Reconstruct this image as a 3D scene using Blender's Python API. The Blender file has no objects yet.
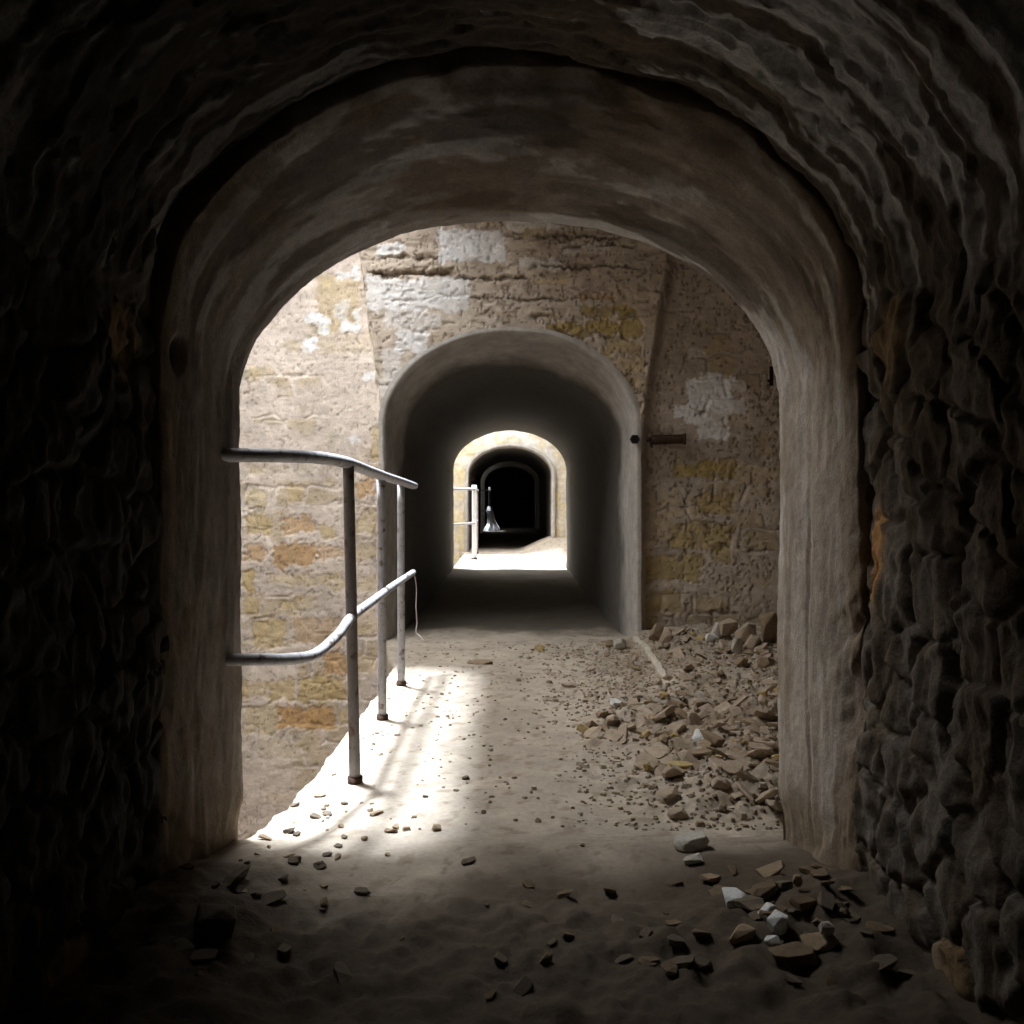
import bpy, bmesh, math, random
import numpy as np
from mathutils import Vector, Euler

scene = bpy.context.scene
COL = scene.collection
F = 900.0
EYE = 1.10
VX, VY = 510.0, 495.0

def at(px, py, y):
    """photo pixel at depth y -> world point"""
    return np.array([(px - VX) * y / F, y, EYE + (VY - py) * y / F])

def on_floor(px, py, h=0.0):
    y = F * (EYE - h) / (py - VY)
    return (px - VX) * y / F, y

# ------------------------------------------------------------------ noise
def _hash(ix, iy, iz, seed):
    with np.errstate(over='ignore'):
        h = (ix.astype(np.uint32) * np.uint32(374761393) + iy.astype(np.uint32) * np.uint32(668265263)
             + iz.astype(np.uint32) * np.uint32(2147483647) + np.uint32((seed * 974711 + 12345) & 0xffffffff))
        h = (h ^ (h >> np.uint32(13))) * np.uint32(1274126177)
        h = (h ^ (h >> np.uint32(15))) * np.uint32(2246822519)
        h = h ^ (h >> np.uint32(16))
    return (h & np.uint32(0xffffff)).astype(np.float64) / float(0xffffff)

def vnoise(x, y, z, seed=0):
    x, y, z = np.broadcast_arrays(np.asarray(x, float), np.asarray(y, float), np.asarray(z, float))
    fx, fy, fz = np.floor(x), np.floor(y), np.floor(z)
    ix, iy, iz = fx.astype(np.int64), fy.astype(np.int64), fz.astype(np.int64)
    ux, uy, uz = x - fx, y - fy, z - fz
    ux, uy, uz = [u * u * u * (u * (u * 6 - 15) + 10) for u in (ux, uy, uz)]
    r = 0
    for a in (0, 1):
        for b in (0, 1):
            for c in (0, 1):
                w = (ux if a else 1 - ux) * (uy if b else 1 - uy) * (uz if c else 1 - uz)
                r = r + w * _hash(ix + a, iy + b, iz + c, seed)
    return r * 2 - 1

def fbm(x, y, z=0.0, octv=4, seed=0, gain=0.5):
    r, a, s, t = 0, 1.0, 1.0, 0.0
    for k in range(octv):
        r = r + a * vnoise(np.asarray(x) * s + 17.3 * k, np.asarray(y) * s - 9.1 * k, np.asarray(z) * s + 3.7 * k, seed + k)
        t += a
        a *= gain
        s *= 2.03
    return r / t

def worley(x, y, seed=0, jit=0.9):
    x = np.asarray(x, float); y = np.asarray(y, float)
    ix, iy = np.floor(x).astype(np.int64), np.floor(y).astype(np.int64)
    f1 = np.full(x.shape, 9.0); f2 = np.full(x.shape, 9.0); cid = np.zeros(x.shape)
    zz = np.zeros_like(ix)
    for a in (-1, 0, 1):
        for b in (-1, 0, 1):
            cx = ix + a + 0.5 + (_hash(ix + a, iy + b, zz, seed) - .5) * jit
            cy = iy + b + 0.5 + (_hash(ix + a, iy + b, zz + 7, seed) - .5) * jit
            d = np.hypot(cx - x, cy - y)
            c = _hash(ix + a, iy + b, zz + 13, seed)
            near = d < f1
            f2 = np.where(near, f1, np.minimum(f2, d))
            cid = np.where(near, c, cid)
            f1 = np.where(near, d, f1)
    return f1, f2, cid

def ss(a, b, x):
    t = np.clip((np.asarray(x, float) - a) / (b - a), 0, 1)
    return t * t * (3 - 2 * t)

def mixc(c, col, m):
    m = np.clip(m, 0, 1)[..., None]
    return c * (1 - m) + np.array(col) * m

# ------------------------------------------------------------------ mesh helpers
def tag(o, label=None, cat=None, group=None, kind=None):
    if label: o['label'] = label
    if cat: o['category'] = cat
    if group: o['group'] = group
    if kind: o['kind'] = kind
    return o

def link(o, parent=None):
    COL.objects.link(o)
    if parent is not None: o.parent = parent
    return o

def mesh_np(name, V, quads, mat, col=None, smooth=True, parent=None):
    me = bpy.data.meshes.new(name)
    V = np.asarray(V, np.float32).reshape(-1, 3)
    quads = np.asarray(quads, np.int32).reshape(-1, 4)
    n = len(quads)
    me.vertices.add(len(V)); me.vertices.foreach_set('co', V.ravel())
    me.loops.add(4 * n); me.loops.foreach_set('vertex_index', quads.ravel())
    me.polygons.add(n); me.polygons.foreach_set('loop_start', np.arange(0, 4 * n, 4, dtype=np.int32))
    me.polygons.foreach_set('use_smooth', np.full(n, smooth, dtype=bool))
    me.update(calc_edges=True)
    if col is not None:
        a = me.color_attributes.new('Col', 'FLOAT_COLOR', 'POINT')
        c = np.ones((len(V), 4), np.float32); c[:, :3] = np.clip(np.asarray(col).reshape(-1, 3), 0, 1)
        a.data.foreach_set('color', c.ravel())
    me.validate()
    me.materials.append(mat)
    return link(bpy.data.objects.new(name, me), parent)

def grid_quads(nr, nc, keep=None, flip=False):
    i = np.arange(nr - 1)[:, None] * nc + np.arange(nc - 1)[None, :]
    q = np.stack([i, i + 1, i + nc + 1, i + nc], -1)
    if flip: q = q[..., ::-1]
    if keep is not None: q = q[keep]
    return q.reshape(-1, 4)

def bm_obj(name, bm, mat, parent=None, smooth=False):
    me = bpy.data.meshes.new(name)
    bmesh.ops.recalc_face_normals(bm, faces=bm.faces)
    for f in bm.faces: f.smooth = smooth
    bm.to_mesh(me); bm.free()
    me.materials.append(mat)
    return link(bpy.data.objects.new(name, me), parent)

def add_box(bm, x0, x1, y0, y1, z0, z1):
    v = [bm.verts.new((x, y, z)) for x in (x0, x1) for y in (y0, y1) for z in (z0, z1)]
    for f in ((0, 1, 3, 2), (4, 6, 7, 5), (0, 4, 5, 1), (2, 3, 7, 6), (0, 2, 6, 4), (1, 5, 7, 3)):
        bm.faces.new([v[i] for i in f])

def add_tube(bm, pts, r, seg=14, rz=None, wob=0.0, seed=0, up=(0, 0, 1)):
    """sweep of an elliptical section, r across, rz along 'up'"""
    pts = [Vector(p) for p in pts]
    rz = r if rz is None else rz
    rings = []
    rnd = random.Random(seed)
    for i, p in enumerate(pts):
        t = (pts[min(i + 1, len(pts) - 1)] - pts[max(i - 1, 0)]).normalized()
        u = Vector(up)
        if abs(t.dot(u)) > .95: u = Vector((1, 0, 0))
        s = t.cross(u).normalized(); u = s.cross(t).normalized()
        rr = r if not isinstance(r, (list, tuple)) else r[i]
        r2 = rz if not isinstance(rz, (list, tuple)) else rz[i]
        k = 1 + wob * (rnd.random() - .5)
        rings.append([bm.verts.new(p + s * math.cos(2 * math.pi * j / seg) * rr * k + u * math.sin(2 * math.pi * j / seg) * r2 * k) for j in range(seg)])
    for a, b in zip(rings, rings[1:]):
        for j in range(seg):
            bm.faces.new((a[j], a[(j + 1) % seg], b[(j + 1) % seg], b[j]))
    bm.faces.new(rings[0][::-1]); bm.faces.new(rings[-1])

def spline(pts, n=8):
    """Catmull-Rom through pts"""
    P = [Vector(p) for p in pts]
    P = [P[0] * 2 - P[1]] + P + [P[-1] * 2 - P[-2]]
    out = []
    for i in range(1, len(P) - 2):
        for k in range(n):
            t = k / n
            a, b, c, d = P[i - 1:i + 3]
            out.append(.5 * ((2 * b) + (c - a) * t + (2 * a - 5 * b + 4 * c - d) * t * t + (3 * b - a - 3 * c + d) * t ** 3))
    out.append(P[-2])
    return out

# ------------------------------------------------------------------ materials
def N(nt, kind, **kw):
    n = nt.nodes.new(kind)
    for k, v in kw.items(): setattr(n, k, v)
    return n

def make_mat(name, base=None, rough=0.92, var=0.28, vscale=9.0, fine=70.0, bump=0.35, bdist=0.01, spec=0.25,
             second=None, sec_scale=14.0, sec_lo=.5, sec_hi=.62, metal=0.0, stretch=(1, 1, 1)):
    m = bpy.data.materials.new(name); m.use_nodes = True
    nt = m.node_tree; nt.nodes.clear(); L = nt.links.new
    out = N(nt, 'ShaderNodeOutputMaterial'); bs = N(nt, 'ShaderNodeBsdfPrincipled')
    L(bs.outputs[0], out.inputs[0])
    bs.inputs['Roughness'].default_value = rough
    bs.inputs['Specular IOR Level'].default_value = spec
    bs.inputs['Metallic'].default_value = metal
    tc = N(nt, 'ShaderNodeTexCoord'); mp = N(nt, 'ShaderNodeMapping')
    mp.inputs['Scale'].default_value = stretch
    L(tc.outputs['Object'], mp.inputs[0])
    n1 = N(nt, 'ShaderNodeTexNoise'); n1.inputs['Scale'].default_value = vscale; n1.inputs['Detail'].default_value = 8; n1.inputs['Roughness'].default_value = .65
    n2 = N(nt, 'ShaderNodeTexNoise'); n2.inputs['Scale'].default_value = fine; n2.inputs['Detail'].default_value = 6; n2.inputs['Roughness'].default_value = .7
    L(mp.outputs[0], n1.inputs[0]); L(mp.outputs[0], n2.inputs[0])
    add = N(nt, 'ShaderNodeMath', operation='ADD'); L(n1.outputs[0], add.inputs[0]); L(n2.outputs[0], add.inputs[1])
    mr = N(nt, 'ShaderNodeMapRange'); mr.inputs['From Min'].default_value = .7; mr.inputs['From Max'].default_value = 1.3
    mr.inputs['To Min'].default_value = 1 - var; mr.inputs['To Max'].default_value = 1 + var
    L(add.outputs[0], mr.inputs[0])
    if base is None:
        at_ = N(nt, 'ShaderNodeAttribute'); at_.attribute_name = 'Col'; src = at_.outputs['Color']
    else:
        rgb = N(nt, 'ShaderNodeRGB'); rgb.outputs[0].default_value = (*base, 1); src = rgb.outputs[0]
    if second is not None:
        n3 = N(nt, 'ShaderNodeTexNoise'); n3.inputs['Scale'].default_value = sec_scale; n3.inputs['Detail'].default_value = 7
        L(mp.outputs[0], n3.inputs[0])
        r3 = N(nt, 'ShaderNodeMapRange'); r3.inputs['From Min'].default_value = sec_lo; r3.inputs['From Max'].default_value = sec_hi
        L(n3.outputs[0], r3.inputs[0])
        mx = N(nt, 'ShaderNodeMix', data_type='RGBA'); L(r3.outputs[0], mx.inputs[0]); L(src, mx.inputs[6])
        mx.inputs[7].default_value = (*second, 1); src = mx.outputs[2]
    sc = N(nt, 'ShaderNodeVectorMath', operation='SCALE'); L(src, sc.inputs[0]); L(mr.outputs[0], sc.inputs['Scale'])
    L(sc.outputs[0], bs.inputs['Base Color'])
    bp = N(nt, 'ShaderNodeBump'); bp.inputs['Strength'].default_value = bump; bp.inputs['Distance'].default_value = bdist
    L(add.outputs[0], bp.inputs['Height']); L(bp.outputs[0], bs.inputs['Normal'])
    return m

M_PLASTER = make_mat('old_plaster', fine=110, vscale=14, bump=.5, bdist=.012)
M_LINING = make_mat('lime_lining', fine=90, vscale=11, bump=.45, bdist=.010, stretch=(1, 1.6, 1))
M_ROCK = make_mat('rough_masonry', fine=60, vscale=8, bump=.5, bdist=.012, var=.4)
M_FLOOR = make_mat('dusty_ground', fine=55, vscale=6, bump=.6, bdist=.012, var=.22)
M_SHELL = make_mat('grey_rock_shell', base=(.34, .29, .235), fine=20, vscale=3)
M_DARKSHELL = make_mat('dark_rock_shell', base=(.14, .115, .09), fine=20, vscale=3)
M_STEEL = make_mat('weathered_steel', base=(.36, .345, .35), rough=.55, spec=.5, fine=160, vscale=25, bump=.25, bdist=.004, var=.3,
                   second=(.10, .06, .04), sec_scale=30, sec_lo=.56, sec_hi=.70)
M_SHADESTEEL = make_mat('shaded_steel', base=(.20, .175, .165), rough=.5, spec=.5, fine=160, vscale=25, bump=.25, bdist=.004, var=.3,
                  second=(.08, .045, .03), sec_scale=25, sec_lo=.52, sec_hi=.66)  # darker twin of the steel; the first post's unlit side put into colour
M_RUST = make_mat('rusty_iron', base=(.035, .018, .010), rough=.8, fine=140, vscale=30, bump=.5, bdist=.004, second=(.06, .028, .014), sec_scale=40)
M_BLACKIRON = make_mat('black_iron', base=(.012, .010, .009), rough=.75, fine=140, vscale=30, bump=.4, bdist=.003)
M_WIRE = make_mat('pale_wire', base=(.50, .45, .40), rough=.6, bump=.1)
M_WHITEPAINT = make_mat('white_painted_steel', base=(.85, .85, .87), rough=.6, var=.08, bump=.2, bdist=.003)
M_CLOTH = make_mat('white_cloth', base=(.80, .80, .80), rough=.95, var=.08, bump=.2)
M_KERB = make_mat('pale_kerb_stone', base=(.52, .45, .37), fine=80, vscale=12, bump=.5)
M_ST_TAN = make_mat('tan_rubble', base=(.36, .28, .205), fine=120, vscale=20, bump=.5, bdist=.004)
M_ST_BROWN = make_mat('brown_rubble', base=(.25, .18, .115), fine=120, vscale=20, bump=.5, bdist=.004)
M_ST_EARTH = make_mat('earthy_rubble', base=(.13, .09, .055), fine=120, vscale=20, bump=.5, bdist=.004)
M_ST_GREY = make_mat('grey_rubble', base=(.42, .385, .33), fine=120, vscale=20, bump=.5, bdist=.004)
M_ST_WHITE = make_mat('whitewashed_rubble', base=(.66, .65, .62), fine=120, vscale=20, bump=.4, bdist=.004, second=(.38, .32, .25), sec_scale=18, sec_lo=.58, sec_hi=.66)
M_ST_DARK = make_mat('dark_rubble', base=(.11, .085, .06), fine=120, vscale=20, bump=.5, bdist=.004)
M_ST_YELLOW = make_mat('yellow_rubble', base=(.42, .31, .14), fine=120, vscale=20, bump=.5, bdist=.004)

# ------------------------------------------------------------------ arch lofts
def arch(hw, zt, zs, zf, n, e=2.0):
    """n points from the left foot over the crown to the right foot, even in arc length"""
    th = np.linspace(math.pi, 0, 400)
    c, s = np.cos(th), np.sin(th)
    X = hw * np.sign(c) * np.abs(c) ** (2 / e)
    Z = zs + (zt - zs) * np.abs(s) ** (2 / e)
    X = np.concatenate([[-hw], X, [hw]]); Z = np.concatenate([[zf], Z, [zf]])
    d = np.concatenate([[0], np.cumsum(np.hypot(np.diff(X), np.diff(Z)))])
    t = np.linspace(0, d[-1], n)
    return np.interp(t, d, X), np.interp(t, d, Z), t - d[-1] / 2

def inside_arch(x, z, hw, zt, zs):
    return (np.abs(x) < hw) & ((z < zs) | ((np.abs(x) / hw) ** 2 + (np.maximum(z - zs, 0) / (zt - zs)) ** 2 < 1))

def loft(name, secs, nt, mat, disp, color, cx=0.0, kind='structure'):
    """secs: (y, hw, ztop, zspring, zfoot, rows to the next section)"""
    rows = []
    for a, b in zip(secs, secs[1:]):
        for k in range(a[5]):
            t = k / a[5]
            rows.append([a[i] * (1 - t) + b[i] * t for i in range(5)])
    rows.append(list(secs[-1][:5]))
    X = np.zeros((len(rows), nt)); Y = X.copy(); Z = X.copy(); T = X.copy()
    for r, (y, hw, zt, zs, zf) in enumerate(rows):
        X[r], Z[r], T[r] = arch(hw, zt, zs, zf, nt); Y[r] = y
    tx, tz = np.gradient(X, axis=1), np.gradient(Z, axis=1)
    l = np.hypot(tx, tz) + 1e-9
    nx, nz = -tz / l, tx / l           # outward from the passage
    d, dy = disp(X, Y, Z, T)
    c = color(X, Y, Z, T, d)
    X2 = X + nx * d + cx; Z2 = Z + nz * d
    V = np.stack([X2, Y + dy, Z2], -1)
    o = mesh_np(name, V, grid_quads(len(rows), nt), mat, c)
    tag(o, kind=kind)
    return o

# ---- foreground passage: rough stone walls and broken vault around the camera
def shell_disp(X, Y, Z, T):
    leg = ss(1.75, 1.45, Z)
    a = np.where(X > 0, 3.0, 2.6)
    f1, f2, cid = worley(Y * a * 1.9 + .5 * fbm(Y * 6, Z * 6, X, 3, 3), Z * 6.2 + .5 * fbm(Y * 5, Z * 5, X, 3, 5), 4)
    joint = ss(.16, .02, f2 - f1)
    m = leg * (joint * .018 - .007 - (cid - .5) * .016 + .015 * fbm(Y * 18, Z * 4.5, X, 4, 12) + .010 * fbm(Y * 44, Z * 14, X, 3, 13))
    lay = .62 * fbm(T * 1.0, Y * 8, .3, 4, 21) + .35 * fbm(T * 3.2, Y * 4.5, 1.3, 4, 22)
    ter = np.floor(lay * 3.5 + .5 * fbm(T * 5, Y * 14, 2, 3, 9)) / 3.5
    v = (1 - leg) * (ter * .042 + .016 * fbm(T * 6, Y * 26, 3, 4, 23))
    d = m + v + .03 * fbm(X * 3, Y * 3, Z * 3, 4, 7) + .012 * fbm(X * 22, Y * 22, Z * 22, 4, 8)
    d = d + ss(2.30, 2.44, Y) * .03 * (1 - .8 * leg)
    return d, 0.02 * fbm(T * 4, Y * 4, 1, 3, 2)

def shell_color(X, Y, Z, T, d):
    leg = ss(1.75, 1.45, Z)
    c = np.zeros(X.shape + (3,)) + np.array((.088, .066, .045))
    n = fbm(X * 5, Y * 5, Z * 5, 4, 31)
    c = c * ((1 + .5 * n) * (1 - .68 * ss(.3, -.5, X)))[..., None]  # left side darkened: the weaker light there is put into the colour
    f1, f2, cid = worley(Y * 5.7, Z * 6.2, 4)
    c = mixc(c, (.36, .22, .09), leg * ss(.90, .95, cid) * .35)
    # whitewash left on the vault, running with the curve
    st = fbm(T * 2.2, Y * 16, 4, 5, 40, .6)
    big = fbm(T * 1.3, Y * 2.2, 7, 3, 44)
    c = mixc(c, (.62, .60, .57), (1 - leg * .85) * ss(.06, .18, st + big * .5 + .12 * fbm(X * 30, Y * 40, Z * 30, 3, 45)) * .6 * np.where(X > -.2, 1, .25))
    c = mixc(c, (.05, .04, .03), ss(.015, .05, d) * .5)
    # ochre stone by the arch foot on the right
    c = mixc(c, (.42, .22, .08), ss(.06, .03, np.hypot(Y - 2.33, (Z - .95) * .35)) * (X > 0))
    return c

shell = [(-2.0, .955, 2.275, 1.54, -.15, 30), (.9, .955, 2.275, 1.54, -.15, 22), (1.5, .955, 2.275, 1.54, -.15, 95), (2.50, .950, 2.275, 1.54, -.15, 3), (2.52, 1.12, 2.46, 1.6, -.2, 1)]
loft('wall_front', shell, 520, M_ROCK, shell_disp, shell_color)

# ---- the plastered arch of the near opening, flaring towards the camera
def ring_disp(X, Y, Z, T):
    d = .016 * fbm(X * 2.2, Y * 2.2, Z * 2.2, 3, 51) + .006 * fbm(T * 5, Y * 30, 0, 4, 52) + .003 * fbm(X * 40, Y * 40, Z * 40, 3, 53)
    low = ss(.22, .02, Z) * ss(-.1, .3, fbm(Y * 7, T * 6, 3, 3, 56) + .15)
    d = d + low * .02
    # chipped front lip
    chip = ss(2.56, 2.40, Y) * ss(.10, .5, fbm(T * 5, Y * 5, 6, 4, 57))
    d = d + chip * .025
    # small hole beside the left spring of the arch
    d = d + .05 * ss(.045, .012, np.hypot(Y - 2.49, (Z - 1.49) * .7)) * (X < 0)
    # vertical cracks down the right jamb
    cr = np.abs(Y - 2.66 - .03 * fbm(Z * 3, 1, 1, 3, 58)) * (1 + 0 * X)
    d = d + .012 * ss(.008, .001, cr) * (X > 0) * ss(1.3, 1.0, Z) * ss(.0, .3, Z)
    dy = ss(2.60, 2.42, Y) * (.055 * fbm(T * 2.2, 3.3, 1, 4, 54) + .02 * fbm(T * 11, 1.3, 1, 3, 59))
    return d, dy

def ring_color(X, Y, Z, T, d):
    c = np.zeros(X.shape + (3,)) + np.array((.40, .335, .275))
    c = c * (1 - .35 * ss(-.2, -.6, X))[..., None]  # left jamb toned down, its shade painted into the colour
    c = c * (1 + .35 * fbm(X * 4, Y * 4, Z * 4, 4, 61) + .12 * fbm(T * 9, Y * 60, 0, 3, 62))[..., None]
    st = fbm(T * 2.4, Y * 14, 2, 5, 63, .6); big = fbm(T * 1.6, Y * 3, 2, 3, 64)
    up = ss(1.2, 1.7, Z)
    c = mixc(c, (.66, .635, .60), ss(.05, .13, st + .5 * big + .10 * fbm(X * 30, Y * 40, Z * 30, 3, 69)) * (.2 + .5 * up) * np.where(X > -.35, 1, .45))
    c = mixc(c, (.62, .59, .56), ss(.22, .40, fbm(Y * 22, Z * 3.0, 2, 4, 65)) * (1 - up) * np.where(X > 0, .6, .25))
    c = mixc(c, (.64, .62, .59), ss(.0, .10, .4 * st + .5 * big - .05 + .3 * ss(2.70, 2.86, Y) + .10 * fbm(T * 9, Y * 60, 4, 3, 55)) * up * ss(-.8, -.2, X) * .75)
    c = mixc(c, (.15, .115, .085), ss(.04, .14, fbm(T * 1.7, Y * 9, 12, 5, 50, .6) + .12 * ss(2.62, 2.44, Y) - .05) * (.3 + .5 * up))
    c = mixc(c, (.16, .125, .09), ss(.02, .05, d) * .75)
    c = mixc(c, (.20, .145, .095), ss(.04, .18, fbm(X * 4, Y * 6, Z * 4, 5, 66, .6)) * np.where(X < 0, .6, .4))
    # bare earthy band low on the jambs
    c = mixc(c, (.20, .145, .09), ss(.30, .06, Z + .12 * fbm(Y * 8, T * 4, 1, 3, 67)) * .8)
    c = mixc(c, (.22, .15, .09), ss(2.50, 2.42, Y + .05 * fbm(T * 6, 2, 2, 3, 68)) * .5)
    return c

ring = [(2.425, 1.05, 2.36, 1.56, -.15, 5), (2.415, .937, 2.235, 1.54, -.15, 3), (2.44, .924, 2.215, 1.53, -.15, 28), (2.62, .885, 2.085, 1.46, -.15, 20),
        (2.80, .855, 1.985, 1.41, -.15, 9), (2.87, .853, 1.975, 1.40, -.15, 4), (2.888, .866, 1.99, 1.41, -.15, 3), (2.89, .94, 2.06, 1.43, -.15, 1)]
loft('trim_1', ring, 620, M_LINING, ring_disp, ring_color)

Y1 = 6.76
# ---- generic tunnel lining deeper in
def lin_disp(X, Y, Z, T):
    return .012 * fbm(X * 2.5, Y * 2.5, Z * 2.5, 3, 71) + .004 * fbm(T * 14, Y * 14, 0, 3, 72), 0 * X

def lin_color(X, Y, Z, T, d):
    c = np.zeros(X.shape + (3,)) + np.array((.40, .37, .335))
    c = c * (1 + .25 * fbm(X * 5, Y * 5, Z * 5, 4, 73) + .1 * fbm(T * 5, Y * 30, 0, 3, 74))[..., None]
    c = mixc(c, (.50, .485, .46), ss(.10, .4, fbm(T * 3, Y * 8, 2, 4, 75)) * .45)
    # shade of the passages put into the colour: pale at each mouth, near-black behind
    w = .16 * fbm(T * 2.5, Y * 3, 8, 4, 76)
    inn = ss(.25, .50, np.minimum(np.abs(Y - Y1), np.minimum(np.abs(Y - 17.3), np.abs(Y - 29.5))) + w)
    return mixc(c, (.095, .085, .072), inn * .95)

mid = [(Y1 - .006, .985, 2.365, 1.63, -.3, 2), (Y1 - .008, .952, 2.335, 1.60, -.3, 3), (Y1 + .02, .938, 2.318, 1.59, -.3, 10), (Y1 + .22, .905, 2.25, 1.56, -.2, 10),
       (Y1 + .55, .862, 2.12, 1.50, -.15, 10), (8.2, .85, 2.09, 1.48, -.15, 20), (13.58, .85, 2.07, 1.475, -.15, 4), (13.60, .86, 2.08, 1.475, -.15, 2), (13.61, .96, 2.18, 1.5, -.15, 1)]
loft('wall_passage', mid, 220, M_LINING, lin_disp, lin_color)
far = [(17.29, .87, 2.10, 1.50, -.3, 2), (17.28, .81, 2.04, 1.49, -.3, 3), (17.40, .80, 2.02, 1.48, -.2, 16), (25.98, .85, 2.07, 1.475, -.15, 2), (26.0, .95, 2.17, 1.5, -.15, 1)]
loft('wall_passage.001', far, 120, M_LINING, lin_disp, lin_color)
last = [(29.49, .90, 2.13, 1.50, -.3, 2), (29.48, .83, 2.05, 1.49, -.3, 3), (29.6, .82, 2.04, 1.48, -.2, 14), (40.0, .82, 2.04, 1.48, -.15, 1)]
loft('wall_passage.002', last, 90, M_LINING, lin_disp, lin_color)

# ------------------------------------------------------------------ far wall of the first shaft
def box_mask(PX, PY, x0, y0, x1, y1, w, soft=1.4, rnd=3.0):
    cx, cy, hx, hy = (x0 + x1) / 2, (y0 + y1) / 2, (x1 - x0) / 2 - rnd, (y1 - y0) / 2 - rnd
    hx, hy = max(hx, .5), max(hy, .5)
    dx, dy = np.abs(PX - cx) - hx, np.abs(PY - cy) - hy
    d = np.hypot(np.maximum(dx, 0), np.maximum(dy, 0)) + np.minimum(np.maximum(dx, dy), 0) - rnd
    return ss(soft, -soft, d + w)

YEL, ORA, PALE, OCH = (.54, .41, .20), (.52, .33, .16), (.60, .50, .33), (.42, .31, .12)
STONES = [  # photo pixels on the far wall: x0, y0, x1, y1, colour, strength
    (243, 516, 269, 535, YEL, .75), (281, 517, 313, 533, ORA, .75), (319, 526, 335, 539, YEL, .7), (344, 520, 374, 536, YEL, .5),
    (242, 545, 263, 561, ORA, .7), (270, 544, 314, 567, ORA, .9), (318, 546, 346, 560, ORA, .6), (352, 546, 374, 562, YEL, .45),
    (240, 572, 252, 591, YEL, .9), (266, 576, 332, 585, YEL, .45), (331, 574, 342, 592, YEL, .5), (356, 574, 376, 592, YEL, .4),
    (243, 594, 258, 616, YEL, .65), (278, 601, 297, 613, YEL, .6), (250, 620, 284, 650, YEL, .75), (291, 620, 338, 646, ORA, .5),
    (242, 490, 262, 508, PALE, .8), (285, 483, 303, 503, YEL, .55), (324, 479, 334, 487, YEL, .4), (356, 478, 373, 497, ORA, .8),
    (246, 465, 262, 474, YEL, .4), (358, 512, 374, 524, YEL, .4),
    (240, 684, 264, 700, YEL, .5), (267, 682, 293, 702, YEL, .75), (295, 680, 343, 703, YEL, .85), (276, 709, 331, 731, ORA, 1.0),
    (241, 708, 273, 735, PALE, .8), (338, 711, 350, 726, YEL, .7), (323, 655, 350, 676, ORA, .85), (344, 655, 376, 674, YEL, .45),
    (350, 612, 376, 634, YEL, .35), (258, 640, 300, 648, PALE, .4), (258, 742, 300, 760, PALE, .35), (262, 795, 300, 806, PALE, .35),
    # upper left
    (316, 274, 360, 330, YEL, .55), (302, 320, 330, 352, YEL, .25), (330, 330, 372, 350, YEL, .2), (285, 340, 300, 350, YEL, .3), (249, 365, 257, 378, YEL, .5), (371, 424, 378, 462, YEL, .7),
    # over the passage
    (582, 295, 615, 302, ORA, .85), (585, 306, 638, 317, OCH, .95), (546, 323, 620, 336, OCH, 1.0), (622, 320, 640, 338, OCH, .9), (533, 279, 566, 286, YEL, .6),
    (603, 340, 640, 354, OCH, .6), (612, 358, 640, 372, YEL, .5), (618, 376, 638, 384, OCH, .5), (548, 315, 557, 321, OCH, .6), (596, 352, 612, 362, YEL, .4),
    # right of the passage
    (675, 462, 737, 476, OCH, .95), (738, 466, 776, 483, YEL, .4), (700, 493, 735, 514, OCH, .75), (672, 523, 735, 550, OCH, .75), (716, 546, 735, 563, OCH, .6),
    (648, 556, 703, 580, OCH, .75), (650, 590, 684, 614, OCH, .6), (640, 562, 652, 580, OCH, .8), (757, 436, 775, 458, YEL, .4), (656, 518, 672, 540, YEL, .35),
    (640, 600, 660, 636, OCH, .5), (690, 618, 760, 630, OCH, .35), (752, 575, 775, 586, YEL, .3), (720, 583, 748, 596, YEL, .2),
    (636, 533, 645, 552, (.55, .17, .06), 1.0),
]
WHITES = [(302, 312, 318, 320, .9), (315, 315, 329, 325, .9), (318, 325, 325, 334, .8), (338, 320, 358, 331, .95), (302, 338, 317, 350, .95), (335, 270, 350, 277, .8), (349, 262, 360, 280, .9),
          (331, 300, 348, 318, .5), (351, 305, 361, 320, .7), (361, 370, 374, 380, .9), (349, 436, 356, 442, .7),
          (366, 278, 470, 312, .62), (440, 231, 506, 264, .8), (378, 246, 404, 258, .7), (396, 330, 428, 352, .6), (505, 222, 560, 232, .6), (520, 262, 560, 268, .5), (560, 246, 610, 252, .3),
          (383, 312, 440, 330, .35), (382, 350, 400, 398, .35),
          (690, 376, 736, 410, .95), (700, 372, 724, 380, .6), (674, 404, 700, 416, .9), (684, 412, 712, 424, .85), (700, 425, 730, 438, .85), (720, 398, 748, 414, .7), (730, 384, 748, 388, .5), (706, 404, 730, 432, .6), (690, 350, 706, 356, .3)]

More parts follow.
